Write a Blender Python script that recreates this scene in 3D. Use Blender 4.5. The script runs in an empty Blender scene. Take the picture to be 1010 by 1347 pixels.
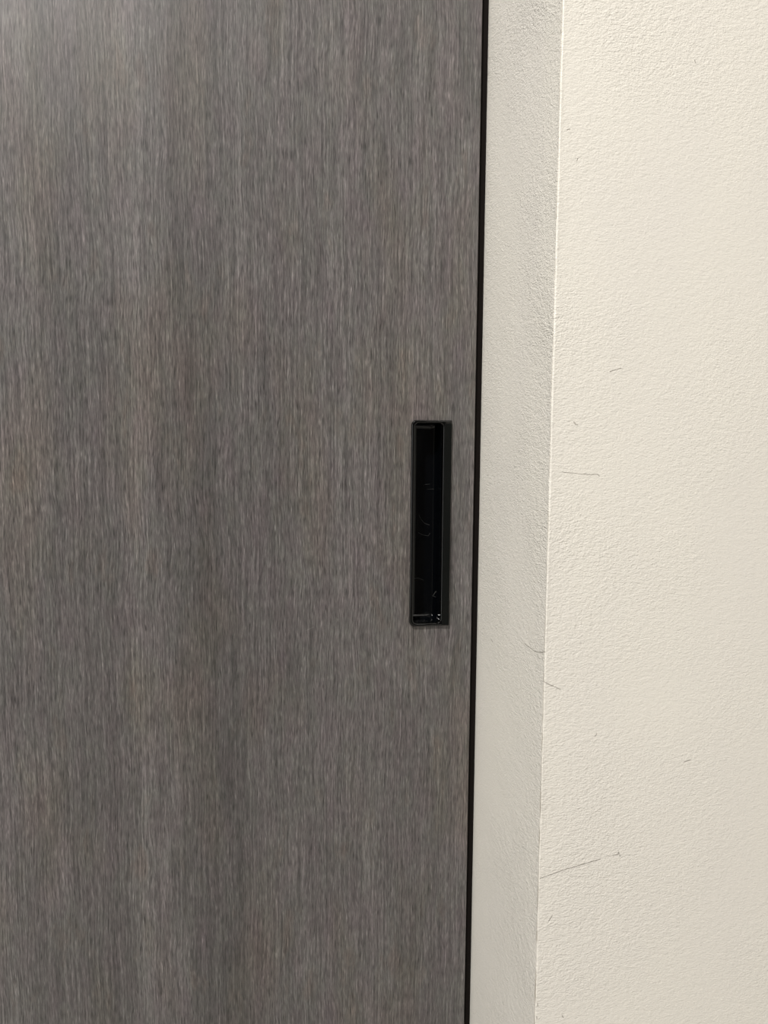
import bpy, bmesh, math, random
from mathutils import Matrix, Vector, noise

S = bpy.context.scene
COL = S.collection
random.seed(7)

# ------------------------------------------------------------------ camera
cam_data = bpy.data.cameras.new('camera')
cam_data.sensor_fit = 'VERTICAL'
cam_data.sensor_height = 36.0
cam_data.lens = 1012.0 / 1347.0 * 36.0
cam_data.clip_start = 0.01
cam = bpy.data.objects.new('camera', cam_data)
COL.objects.link(cam)
Fv = Vector((0.17286806, 0.98038347, -0.09468313))
Rv = Vector((0.98489918, -0.17298661, 0.00701703))
Uv = Vector((0.00949953, 0.09446636, 0.99548273))
M3 = Matrix((Rv, Uv, -Fv)).transposed()
cam.matrix_world = Matrix.Translation((-0.12969977, -0.54129887, 1.0600923)) @ M3.to_4x4()
S.camera = cam

# ------------------------------------------------------------------ world, lights, exposure
world = bpy.data.worlds.new('world')
S.world = world
world.use_nodes = True
world.node_tree.nodes['Background'].inputs[0].default_value = (0.9, 0.95, 1.0, 1)
world.node_tree.nodes['Background'].inputs[1].default_value = 0.15
S.view_settings.view_transform = 'Standard'
S.view_settings.look = 'None'
S.view_settings.gamma = 1.0
S.view_settings.use_curve_mapping = False
S.view_settings.exposure = 0.06

WARM = (1.0, 0.965, 0.925)
COOL = (0.97, 1.0, 0.985)


def area(name, loc, target, size, power, color, size_y=None):
    d = bpy.data.lights.new(name, 'AREA')
    d.energy = power
    d.color = color
    if size_y:
        d.shape = 'RECTANGLE'
        d.size = size
        d.size_y = size_y
    else:
        d.shape = 'DISK'
        d.size = size
    o = bpy.data.objects.new(name, d)
    o.location = loc
    o.rotation_euler = (Vector(target) - Vector(loc)).to_track_quat('-Z', 'Y').to_euler()
    COL.objects.link(o)
    return o


# recessed ceiling lights of the room, and an added cool fill lighting the jamb from the left
area('ceiling_downlight', (-0.98, -1.45, 2.96), (-0.50, -0.7, 0), 0.14, 76, WARM)
area('ceiling_downlight', (-1.05, -2.80, 2.96), (-1.05, -2.70, 0), 0.36, 15, WARM)
area('ceiling_downlight', (0.9, -2.45, 2.96), (0.9, -2.45, 0), 0.36, 5, WARM)
area('jamb_fill_light', (-2.44, -1.35, 1.0), (0, -0.6, 0.8), 1.3, 31, COOL, 1.6)


# ------------------------------------------------------------------ node helpers
class NT:
    def __init__(self, name):
        self.m = bpy.data.materials.new(name)
        self.m.use_nodes = True
        self.t = self.m.node_tree
        self.b = self.t.nodes['Principled BSDF']
        tc = self.t.nodes.new('ShaderNodeTexCoord')
        self.co = tc.outputs['Object']
        sp = self.t.nodes.new('ShaderNodeSeparateXYZ')
        self.l(self.co, sp.inputs[0])
        self.x, self.y, self.z = sp.outputs

    def l(self, a, b):
        if isinstance(a, (int, float)):
            b.default_value = a
        elif isinstance(a, tuple):
            b.default_value = a if len(a) == len(b.default_value) else (*a, 1)
        else:
            self.t.links.new(a, b)

    def math(self, op, a, b=0.0, c=0.0, clamp=False):
        n = self.t.nodes.new('ShaderNodeMath')
        n.operation = op
        n.use_clamp = clamp
        self.l(a, n.inputs[0]); self.l(b, n.inputs[1]); self.l(c, n.inputs[2])
        return n.outputs[0]

    def scaled(self, sx, sy, sz, off=(0, 0, 0), src=None):
        n = self.t.nodes.new('ShaderNodeVectorMath')
        n.operation = 'MULTIPLY_ADD'
        self.l(src or self.co, n.inputs[0])
        n.inputs[1].default_value = (sx, sy, sz)
        n.inputs[2].default_value = off
        return n.outputs[0]

    def noise(self, vec, scale=1.0, detail=2.0, rough=0.5, dist=0.0, lac=2.0):
        n = self.t.nodes.new('ShaderNodeTexNoise')
        self.l(vec, n.inputs['Vector'])
        n.inputs['Scale'].default_value = scale
        n.inputs['Detail'].default_value = detail
        n.inputs['Roughness'].default_value = rough
        n.inputs['Lacunarity'].default_value = lac
        n.inputs['Distortion'].default_value = dist
        return n.outputs[0]

    def smooth(self, v, a, b, lo=0.0, hi=1.0):
        n = self.t.nodes.new('ShaderNodeMapRange')
        n.interpolation_type = 'SMOOTHSTEP'
        self.l(v, n.inputs['Value'])
        n.inputs['From Min'].default_value = a; n.inputs['From Max'].default_value = b
        n.inputs['To Min'].default_value = lo; n.inputs['To Max'].default_value = hi
        return n.outputs[0]

    def mix(self, fac, a, b, mode='MIX'):
        n = self.t.nodes.new('ShaderNodeMix')
        n.data_type = 'RGBA'
        n.blend_type = mode
        self.l(fac, n.inputs[0]); self.l(a, n.inputs[6]); self.l(b, n.inputs[7])
        return n.outputs[2]

    def ramp(self, v, stops):
        n = self.t.nodes.new('ShaderNodeValToRGB')
        self.l(v, n.inputs[0])
        e = n.color_ramp.elements
        e[0].position = stops[0][0]; e[0].color = (*stops[0][1], 1)
        e[1].position = stops[-1][0]; e[1].color = (*stops[-1][1], 1)
        for p, c in stops[1:-1]:
            k = e.new(p); k.color = (*c, 1)
        return n.outputs[0]

    def bump(self, height, dist=1.0, strength=1.0):
        n = self.t.nodes.new('ShaderNodeBump')
        n.inputs['Distance'].default_value = dist
        n.inputs['Strength'].default_value = strength
        self.l(height, n.inputs['Height'])
        self.l(n.outputs[0], self.b.inputs['Normal'])

    def seg(self, u, v, p, q, w):
        """1 on the scratch from p to q (half width w metres), 0 away from it"""
        (ax, ay), (bx, by) = p, q
        dx, dy = bx - ax, by - ay
        L2 = dx * dx + dy * dy
        du = self.math('SUBTRACT', u, ax); dv = self.math('SUBTRACT', v, ay)
        t = self.math('MULTIPLY_ADD', du, dx / L2, self.math('MULTIPLY', dv, dy / L2))
        t = self.math('MINIMUM', self.math('MAXIMUM', t, 0.0), 1.0)
        ex = self.math('MULTIPLY_ADD', t, -dx, du)
        ey = self.math('MULTIPLY_ADD', t, -dy, dv)
        d = self.math('SQRT', self.math('MULTIPLY_ADD', ex, ex, self.math('MULTIPLY', ey, ey)))
        return self.smooth(d, 0.35 * w, w, 1.0, 0.0)

    def union(self, xs):
        r = xs[0]
        for k in xs[1:]:
            r = self.math('MAXIMUM', r, k)
        return r


# ------------------------------------------------------------------ materials
def plaster(name, base, marks=True, relief=1.0):
    n = NT(name)
    gx = 0.0380
    # rougher rolled-on paint near the arris, smoother away from it
    patch = n.noise(n.scaled(9, 9, 9), 1, 2)
    near = n.smooth(n.x, 0.038, 0.17, 0.80, 0.45)
    jamb = n.smooth(n.y, -0.02, -0.115, 1.15, 1.9)
    amt = n.math('MULTIPLY', n.math('MULTIPLY', near, jamb), n.smooth(patch, 0.35, 0.65, 0.65, 1.35))
    h1 = n.noise(n.scaled(430, 430, 900), 1, 2, 0.55, 0.0)
    h2 = n.noise(n.scaled(200, 200, 290, (3, 7, 1)), 1, 2, 0.5)
    h3 = n.noise(n.scaled(1000, 1000, 1500, (3, 7, 1)), 1, 1, 0.5)
    h = n.math('MULTIPLY_ADD', h1, 0.00042 * relief, n.math('MULTIPLY', h2, 0.00036 * relief))
    h = n.math('MULTIPLY_ADD', h3, 0.00032 * relief, h)
    amt = n.math('MULTIPLY', amt, n.smooth(n.y, -0.1294, -0.1280, 0.52, 1.0))
    h = n.math('MULTIPLY', h, amt)
    tint = n.noise(n.scaled(14, 14, 6, (1, 2, 5)), 1, 2)
    col = n.mix(n.smooth(tint, 0.3, 0.7), tuple(c * 0.985 for c in base), (base[0] * 1.01, base[1] * 1.012, base[2] * 1.0))
    if marks:
        wob = n.math('MULTIPLY_ADD', n.noise(n.scaled(160, 160, 160), 1, 2), 0.0016, -0.0008)
        z = n.math('ADD', n.z, wob)
        face = n.math('LESS_THAN', n.y, -0.1275)
        cracks = n.union([
            n.seg(n.x, z, (0.0451, 1.0421), (0.0565, 1.0408), 0.00022),
            n.seg(n.x, z, (0.0565, 1.0408), (0.0667, 1.0403), 0.00030),
            n.seg(n.x, z, (0.0667, 1.0403), (0.0678, 1.0394), 0.00030),
            n.seg(n.x, z, (0.0376, 0.9204), (0.0433, 0.9178), 0.00040),
            n.seg(n.x, z, (0.0433, 0.9178), (0.0480, 0.9153), 0.00028),
            n.seg(n.x, z, (0.0515, 1.0704), (0.0524, 1.0693), 0.00050),
            n.seg(n.x, z, (0.0524, 1.0693), (0.0535, 1.0690), 0.00040),
            n.seg(n.x, z, (0.0710, 0.8860), (0.0716, 0.8872), 0.00040),
            n.seg(n.x, z, (0.0451, 0.7730), (0.0470, 0.7762), 0.00042),
            n.seg(n.x, z, (0.0722, 1.0990), (0.0788, 1.1005), 0.00034),
            n.seg(n.x, z, (0.0394, 0.7207), (0.0396, 0.7192), 0.00040),
            n.seg(n.x, z, (0.0390, 0.7125), (0.0392, 0.7110), 0.00040),
            n.seg(n.x, z, (0.0555, 0.7105), (0.0562, 0.7093), 0.00040),
            n.seg(n.x, z, (0.0425, 1.2275), (0.0440, 1.2280), 0.00035),
            n.seg(n.x, z, (0.0486, 1.2120), (0.0490, 1.2132), 0.00035),
            n.seg(n.x, z, (0.1160, 1.2700), (0.1166, 1.2688), 0.00036),
            n.seg(n.x, z, (0.1290, 0.8660), (0.1330, 0.8668), 0.00040),
        ])
        cracks = n.math('MULTIPLY', cracks, face)
        gouge = n.union([
            n.seg(n.x, n.z, (0.0391, 0.8004), (0.0524, 0.8039), 0.00045),
            n.seg(n.x, n.z, (0.0524, 0.8039), (0.0764, 0.8088), 0.00050),
            n.seg(n.x, z, (0.0850, 0.8107), (0.0890, 0.8112), 0.00040),
            n.seg(n.x, z, (0.0882, 0.8124), (0.0896, 0.8098), 0.00036),
        ])
        gouge = n.math('MULTIPLY', gouge, face)
        side = n.math('MULTIPLY', n.math('LESS_THAN', n.x, gx + 0.0012), n.math('GREATER_THAN', n.y, -0.1305))
        js = n.union([
            n.seg(n.y, n.z, (-0.0290, 0.9193), (-0.0330, 0.9185), 0.00060),
            n.seg(n.y, z, (-0.0960, 0.9342), (-0.1125, 0.9336), 0.00040),
            n.seg(n.y, z, (-0.1125, 0.9336), (-0.1200, 0.9352), 0.00045),
            n.seg(n.y, z, (-0.1200, 0.9352), (-0.1290, 0.9380), 0.00060),
            n.seg(n.y, n.z, (-0.0203, 1.3332), (-0.0208, 1.3326), 0.00050),
            n.seg(n.y, n.z, (-0.0926, 1.2872), (-0.0926, 1.2860), 0.00060),
            n.seg(n.y, n.z, (-0.0155, 1.0352), (-0.0157, 1.0345), 0.00060),
            n.seg(n.y, n.z, (-0.1276, 1.2794), (-0.1280, 1.2770), 0.00070),
            n.seg(n.y, n.z, (-0.1280, 1.1830), (-0.1284, 1.1812), 0.00070),
        ])
        js = n.math('MULTIPLY', js, side)
        allc = n.union([cracks, js])
        col = n.mix(n.math('MULTIPLY', allc, 0.50), col, (0.17, 0.14, 0.11))
        col = n.mix(n.math('MULTIPLY', gouge, 0.12), col, (0.25, 0.2, 0.16))
        h = n.math('MULTIPLY_ADD', allc, -0.0002, h)
        h = n.math('MULTIPLY_ADD', gouge, -0.00075, h)
        # hairline in the paint beside the corner bead
        wl = n.math('MULTIPLY_ADD', n.noise(n.scaled(1, 1, 60), 1, 4), 0.0010, n.y)
        line = n.smooth(n.math('ABSOLUTE', n.math('ADD', wl, 0.1279)), 0.0003, 0.0012, 1.0, 0.0)
        line = n.math('MULTIPLY', line, n.smooth(n.noise(n.scaled(0, 0, 50), 1, 3), 0.40, 0.62, 0.25, 1.0))
        line = n.math('MULTIPLY', n.math('MULTIPLY', line, side), n.smooth(n.z, 0.85, 1.05, 1.0, 0.45))
        col = n.mix(n.math('MULTIPLY', line, 0.75), col, (0.24, 0.20, 0.15))
        h = n.math('MULTIPLY_ADD', line, -0.00025, h)
    n.l(col, n.b.inputs['Base Color'])
    n.b.inputs['Roughness'].default_value = 0.36
    n.b.inputs['Specular IOR Level'].default_value = 0.42
    n.bump(h)
    return n.m


def wood():
    n = NT('grey_oak_laminate')
    # slow sideways drift of the grain
    drift = n.math('MULTIPLY_ADD', n.noise(n.scaled(12, 1, 14), 1, 2), 0.006, -0.003)
    cx = n.t.nodes.new('ShaderNodeCombineXYZ')
    n.l(n.math('ADD', n.x, drift), cx.inputs[0]); n.l(n.y, cx.inputs[1]); n.l(n.z, cx.inputs[2])
    g = cx.outputs[0]
    fine = n.noise(n.scaled(1750, 60, 130, src=g), 1, 3, 0.6, 0.2)
    fine2 = n.noise(n.scaled(760, 60, 55, (5, 1, 9), src=g), 1, 3, 0.6, 0.1)
    line = n.noise(n.scaled(820, 20, 14, (9, 4, 1), src=g), 1, 2, 0.5)
    mid = n.noise(n.scaled(190, 20, 3.5, (2, 4, 1), src=g), 1, 3, 0.55)
    wide = n.noise(n.scaled(38, 9, 1.6, (7, 2, 3), src=g), 1, 3, 0.5)
    fl = n.noise(n.scaled(1450, 60, 120, (31, 5, 17), src=g), 1, 1, 0.5)
    flecks = n.smooth(fl, 0.60, 0.76)
    pr = n.noise(n.scaled(1350, 60, 90, (11, 15, 47), src=g), 1, 1, 0.5)
    pores = n.smooth(pr, 0.58, 0.74)
    # veneer bands across the leaf (x in metres), changing slowly up its height
    bx = n.math('MULTIPLY_ADD', n.math('ADD', n.x, n.math('MULTIPLY_ADD', n.noise(n.scaled(3, 1, 3.0), 1, 2), 0.010, -0.005)), 1 / 0.34, 0.30 / 0.34)
    B1 = [(0.00, 1.10), (0.08, 1.07), (0.14, 0.94), (0.225, 0.90), (0.252, 0.97), (0.272, 1.24), (0.300, 1.10), (0.33, 0.98), (0.38, 0.86), (0.43, 0.88),
          (0.49, 1.02), (0.54, 0.96), (0.58, 1.00), (0.66, 1.07), (0.72, 1.04), (0.80, 1.02), (0.90, 1.03), (1.0, 0.97)]
    B2 = [(0.00, 1.06), (0.08, 1.00), (0.15, 0.92), (0.21, 0.84), (0.250, 0.93), (0.280, 1.09), (0.320, 1.03), (0.36, 0.90), (0.42, 0.76), (0.48, 0.80),
          (0.53, 0.94), (0.58, 0.97), (0.63, 0.96), (0.665, 1.08), (0.71, 1.02), (0.80, 0.97), (0.90, 0.95), (1.0, 0.93)]
    b1 = n.ramp(bx, [(p, (v * .5,) * 3) for p, v in B1])
    b2 = n.ramp(bx, [(p, (v * .5,) * 3) for p, v in B2])
    band = n.mix(n.smooth(n.z, 0.80, 1.16), b2, b1)
    v = n.smooth(fine, 0.22, 0.78, 0.52, 1.52)
    v = n.math('MULTIPLY', v, n.smooth(fine2, 0.25, 0.75, 0.74, 1.26))
    v = n.math('MULTIPLY', v, n.smooth(line, 0.25, 0.75, 0.70, 1.30))
    v = n.math('MULTIPLY', v, n.smooth(mid, 0.30, 0.70, 0.90, 1.10))
    v = n.math('MULTIPLY', v, n.smooth(wide, 0.30, 0.70, 0.93, 1.07))
    v = n.math('MULTIPLY', v, n.math('MULTIPLY_ADD', flecks, 0.70, 1.0))
    v = n.math('MULTIPLY', v, n.math('MULTIPLY_ADD', pores, -0.60, 1.0))
    v = n.math('MULTIPLY', v, n.math('MULTIPLY', band, 2.0))
    nick = n.union([n.seg(n.x, n.z, (-0.0905, 0.9230), (-0.0850, 0.9255), 0.0005), n.seg(n.x, n.z, (-0.0400, 0.9600), (-0.0385, 0.9570), 0.0004)])
    v = n.math('MULTIPLY', v, n.math('MULTIPLY_ADD', nick, 0.35, 1.0))
    hue = n.noise(n.scaled(60, 9, 22, (1, 8, 2), src=g), 1, 3, 0.6)
    tone = n.ramp(hue, [(0.30, (0.120, 0.108, 0.107)), (0.42, (0.117, 0.109, 0.104)), (0.50, (0.116, 0.111, 0.105)),
                        (0.58, (0.113, 0.112, 0.103)), (0.70, (0.121, 0.109, 0.098))])
    hue2 = n.noise(n.scaled(20, 9, 6, (4, 3, 8), src=g), 1, 2, 0.5)
    tone2 = n.ramp(hue2, [(0.30, (0.86, 0.80, 0.86)), (0.42, (0.84, 0.815, 0.84)), (0.50, (0.85, 0.815, 0.85)),
                          (0.58, (0.86, 0.815, 0.81)), (0.70, (0.89, 0.81, 0.78))])
    tone = n.mix(1.0, tone, tone2, 'MULTIPLY')
    col = n.mix(1.0, tone, v, 'MULTIPLY')
    n.l(col, n.b.inputs['Base Color'])
    n.l(n.math('MULTIPLY_ADD', fine, 0.20, 0.32), n.b.inputs['Roughness'])
    n.b.inputs['Specular IOR Level'].default_value = 0.5
    n.bump(n.math('MULTIPLY_ADD', fine2, 0.00006, n.math('MULTIPLY', fine, 0.00006)))
    return n.m


def black_metal(name, base, rough, scratches=None, spec=0.2):
    n = NT(name)
    sm = n.noise(n.scaled(120, 120, 30), 1, 3)
    n.l(n.math('MULTIPLY_ADD', sm, 0.14, rough - 0.06), n.b.inputs['Roughness'])
    n.b.inputs['Specular IOR Level'].default_value = spec
    col = n.mix(sm, tuple(c * .85 for c in base), tuple(c * 1.15 for c in base))
    if scratches:
        back = n.math('GREATER_THAN', n.y, 0.010)
        m = n.union([n.seg(n.x, n.z, p, q, w) for p, q, w in scratches])
        m = n.math('MULTIPLY', m, back)
        m = n.math('MULTIPLY', m, n.smooth(n.noise(n.scaled(500, 1, 500), 1, 2), 0.3, 0.6, 0.2, 1.0))
        col = n.mix(m, col, (0.050, 0.050, 0.048))
    n.l(col, n.b.inputs['Base Color'])
    return n.m


def plain(name, base, rough=0.6):
    n = NT(name)
    k = n.noise(n.scaled(6, 6, 6), 1, 3)
    n.l(n.mix(k, tuple(c * .94 for c in base), tuple(c * 1.06 for c in base)), n.b.inputs['Base Color'])
    n.b.inputs['Roughness'].default_value = rough
    return n.m


CREAM = (0.763, 0.733, 0.676)
M_wall = plaster('cream_plaster', CREAM)
M_far = plaster('greige_plaster', (0.36, 0.345, 0.32), marks=False, relief=0.6)
M_ceil = plain('white_ceiling_paint', (0.62, 0.60, 0.57))
M_floor = plain('grey_vinyl_floor', (0.40, 0.38, 0.35), 0.45)
M_dark = plain('dark_unseen_wall', (0.045, 0.042, 0.040), 0.6)  # dark tone invented for the unseen opposite wall, keeps reflections in the pull low
M_wood = wood()
M_black = black_metal('matt_black', (0.0085, 0.0068, 0.0062), 0.75, spec=0.05)
M_rim = black_metal('black_anodised_metal', (0.0022, 0.0022, 0.0022), 0.10, spec=0.4)
M_grip = black_metal('satin_black_metal', (0.0035, 0.0041, 0.0038), 0.45, spec=0.10)
SC = []


def arc(pts, w):
    for a, b in zip(pts, pts[1:]):
        SC.append((a, b, w))


# shift for the cup's back being deeper than the door face is included
arc([(-0.0082, 0.9560), (-0.0046, 0.9562), (-0.0010, 0.9545)], 0.00030)
arc([(-0.0052, 1.0040), (-0.0034, 1.0005), (-0.0006, 0.9975), (0.0030, 0.9962)], 0.00022)
arc([(-0.0052, 0.9905), (-0.0020, 0.9888), (0.0022, 0.9880), (0.0036, 0.9900)], 0.00022)
arc([(-0.0010, 1.0265), (0.0034, 1.0268)], 0.00018)
arc([(0.0016, 1.0230), (0.0060, 1.0232)], 0.00016)
arc([(0.0066, 0.9430), (0.0080, 0.9465)], 0.00026)
arc([(0.0060, 0.9425), (0.0078, 0.9420)], 0.00022)
M_cup = black_metal('glossy_black_metal', (0.0013, 0.0017, 0.0024), 0.10, SC, spec=0.3)


# ------------------------------------------------------------------ mesh helpers
def obj(name, bm, mat, parent=None, smooth=False):
    me = bpy.data.meshes.new(name)
    bmesh.ops.recalc_face_normals(bm, faces=bm.faces[:])
    bm.to_mesh(me)
    bm.free()
    me.materials.append(mat)
    if smooth:
        for p in me.polygons:
            p.use_smooth = True
    o = bpy.data.objects.new(name, me)
    COL.objects.link(o)
    if parent:
        o.parent = parent
    return o


def box(bm, x0, x1, y0, y1, z0, z1, bev=0.0):
    g = bmesh.ops.create_cube(bm, size=1.0)
    for v in g['verts']:
        v.co = Vector(((x0 + x1) / 2 + v.co.x * (x1 - x0), (y0 + y1) / 2 + v.co.y * (y1 - y0), (z0 + z1) / 2 + v.co.z * (z1 - z0)))
    if bev:
        es = list({e for v in g['verts'] for e in v.link_edges})
        bmesh.ops.bevel(bm, geom=es, offset=bev, segments=3, profile=0.5, affect='EDGES')


def struct(name, bm, mat, label, cat, smooth=False):
    o = obj(name, bm, mat, None, smooth)
    o['kind'] = 'structure'
    o['label'] = label
    o['category'] = cat
    return o


def rrect(x0, x1, z0, z1, rbl, rbr, rtr, rtl, y, n=8):
    """rounded rectangle loop in the xz plane, per-corner radii"""
    pts = []
    for cx, cz, r, a0 in ((x0, z0, rbl, 180), (x1, z0, rbr, 270), (x1, z1, rtr, 0), (x0, z1, rtl, 90)):
        sx = 1 if cx == x0 else -1
        sz = 1 if cz == z0 else -1
        for k in range(n + 1):
            a = math.radians(a0 + 90 * k / n)
            pts.append((cx + sx * r + r * math.cos(a), y, cz + sz * r + r * math.sin(a)))
    return pts


def loft(bm, loops, cap=False):
    vs = [[bm.verts.new(p) for p in L] for L in loops]
    for A, B in zip(vs, vs[1:]):
        m = len(A)
        for k in range(m):
            bm.faces.new((A[k], A[(k + 1) % m], B[(k + 1) % m], B[k]))
    if cap:
        bm.faces.new(vs[-1])
    return vs


# ------------------------------------------------------------------ the room
GX = 0.0380           # face of the jamb return
WY = -0.1295          # front face of the wall
CZ = 3.00
XL, XR, YB = -2.5, 1.9, -3.6
DL = -0.93            # left edge of the door leaf

# wall to the right of the door: jamb return, corner bead and front face in one plastered piece
bm = bmesh.new()
prof = [(GX, 0.050), (GX, 0.0), (GX, -0.03), (GX, -0.07), (GX, -0.110), (GX, -0.1240), (GX + 0.00003, WY + 0.0029), (GX - 0.00005, WY + 0.0019),
        (GX - 0.00010, WY + 0.0010), (GX - 0.00007, WY + 0.0004), (GX + 0.00012, WY - 0.00005), (GX + 0.0006, WY - 0.00015),
        (GX + 0.0012, WY - 0.00005), (GX + 0.0022, WY), (GX + 0.006, WY), (GX + 0.05, WY), (GX + 0.3, WY), (XR, WY)]
rows = []
NZ = 500
for i in range(NZ + 1):
    z = CZ * i / NZ
    row = []
    for k, (px, py) in enumerate(prof):
        j = 0.0
        if 5 <= k <= 13:
            j = 0.00022 * noise.noise(Vector((z * 30, k * 0.25, 0))) + 0.00012 * noise.noise(Vector((z * 110, k * 0.4, 5)))
        f = min(1.0, max(0.0, (z - 0.90) / 0.14))      # the bead stands proud only in the upper half
        if 6 <= k <= 12:
            px = px * f + max(GX, px) * (1 - f)
            py = py * f + max(WY, py) * (1 - f)
        row.append(bm.verts.new((px + j, py + j * 0.8, z)))
    row.append(bm.verts.new((XR, 0.050, z)))
    rows.append(row)
for A, B in zip(rows, rows[1:]):
    m = len(A)
    for k in range(m):
        bm.faces.new((A[k], A[(k + 1) % m], B[(k + 1) % m], B[k]))
bm.faces.new(rows[0]); bm.faces.new(rows[-1])
struct('wall_right', bm, M_wall, 'cream textured plaster wall with fine cracks at its corner, right of the grey door', 'wall', smooth=False)
for p in bpy.data.objects['wall_right'].data.polygons:
    if 5 <= (p.index % 19) <= 13:
        p.use_smooth = True

# wall to the left of the door and the piece above the opening
bm = bmesh.new(); box(bm, XL, DL, WY, 0.050, 0, CZ, 0.002)
struct('wall_left', bm, M_far, 'greige plaster wall left of the grey sliding door', 'wall')
bm = bmesh.new(); box(bm, DL, GX, WY, 0.050, 2.10, CZ, 0.002)
struct('wall_above', bm, M_far, 'greige plaster wall above the grey sliding door', 'wall')
bm = bmesh.new(); box(bm, DL - 0.1, GX + 0.1, 0.050, 0.10, 0, 2.2)  # unseen black backing, added to stop light behind the leaf
struct('wall_light_block', bm, M_black, 'unseen dark backing of the door recess, added to stop light', 'wall')
bm = bmesh.new(); box(bm, XL - 0.1, XL, YB, 0.05, 0, CZ)
struct('wall_side', bm, M_far, 'greige side wall of the room', 'wall')
bm = bmesh.new(); box(bm, XR, XR + 0.1, YB, 0.05, 0, CZ)
struct('wall_far_side', bm, M_far, 'greige side wall at the other end of the room', 'wall')
bm = bmesh.new(); box(bm, XL - 0.1, XR + 0.1, YB - 0.1, YB, 0, CZ)
struct('wall_opposite', bm, M_dark, 'unseen wall facing the grey sliding door, made dark to dim reflections', 'wall')
bm = bmesh.new(); box(bm, XL - 0.1, XR + 0.1, YB - 0.1, 0.10, -0.1, 0.0)
struct('floor', bm, M_floor, 'grey vinyl floor of the room', 'floor')
bm = bmesh.new(); box(bm, XL - 0.1, XR + 0.1, YB - 0.1, 0.10, CZ, CZ + 0.1)
struct('ceiling', bm, M_ceil, 'white painted ceiling of the room', 'ceiling')

# black strip in the gap between leaf and jamb
bm = bmesh.new(); box(bm, 0.0326, GX - 0.0001, 0.004, 0.0495, 0.0, 2.10)
struct('trim_1', bm, M_black, 'thin black strip in the gap between grey door and cream jamb', 'trim')

# ------------------------------------------------------------------ the sliding door
DR = 0.0323
Hx = (-0.0130, 0.0090)
Hz = (0.9255, 1.0720)
c = 0.0006
bm = bmesh.new()
outer_f = [(DL + 0.004, 0, 0.008), (DR - c, 0, 0.008), (DR - c, 0, 2.095), (DL + 0.004, 0, 2.095)]
inner_f = [(Hx[0], 0, Hz[0]), (Hx[1], 0, Hz[0]), (Hx[1], 0, Hz[1]), (Hx[0], 0, Hz[1])]
edge = [(DL + 0.004, c, 0.008), (DR, c, 0.008), (DR, c, 2.095), (DL + 0.004, c, 2.095)]
back = [(a, 0.040, b) for a, _, b in edge]
inner_b = [(a, 0.030, b) for a, _, b in inner_f]
loft(bm, [inner_b, inner_f, outer_f, edge, back], cap=True)
door = struct('door_1', bm, M_wood, 'grey-brown wood-grain sliding door with a black recessed pull', 'door')
bm = door.data

# pull: rim plate with rounded corners on the free side and square ones towards the jamb
X0, X1, Z0, Z1 = -0.0150, 0.0146, 0.9236, 1.0736
OX0, OX1, OZ0, OZ1 = -0.0124, 0.0082, 0.9258, 1.0716
PR = -0.0024


def outer(i, y):
    r = 0.0036 - i * 0.6
    return rrect(X0 + i, X1 - i, Z0 + i, Z1 - i, r, 0.0005, 0.0005, r, y)


def inner(i, y):
    r = max(0.0012, 0.0032 - i)
    return rrect(OX0 + i, OX1 - i, OZ0 + i, OZ1 - i, r, r, r, r, y)


bm = bmesh.new()
loft(bm, [outer(0, 0.0002), outer(0, PR + 0.0010), outer(0.00013, PR + 0.00050), outer(0.00050, PR + 0.00013), outer(0.0010, PR),
          inner(-0.0009, PR), inner(-0.00045, PR + 0.00013), inner(-0.00013, PR + 0.00045), inner(0, PR + 0.0009), inner(0, 0.0015)])
handle = obj('door_handle', bm, M_rim, door, smooth=True)
handle['label'] = 'black metal rim with rounded left corners'

DEP = 0.016
bm = bmesh.new()
loops = [inner(0.00005, 0.0012), inner(0.00015, DEP - 0.0045)]
for k in range(1, 7):
    a = math.radians(90 * k / 6)
    loops.append(inner(0.00015 + 0.0042 * (1 - math.cos(a)) * 0.999, DEP - 0.0045 + 0.0045 * math.sin(a)))
loft(bm, loops, cap=True)
cup = obj('recess_cup', bm, M_cup, handle, smooth=True)
cup['label'] = 'deep glossy black finger recess with fine scratches'

bm = bmesh.new()
box(bm, OX1 + 0.0009, X1 - 0.0003, PR - 0.0004, PR + 0.0006, Z0 + 0.0006, Z1 - 0.0022, 0.0003)
grip = obj('grip_strip', bm, M_grip, handle)
grip['label'] = 'flat satin black strip beside the recess'
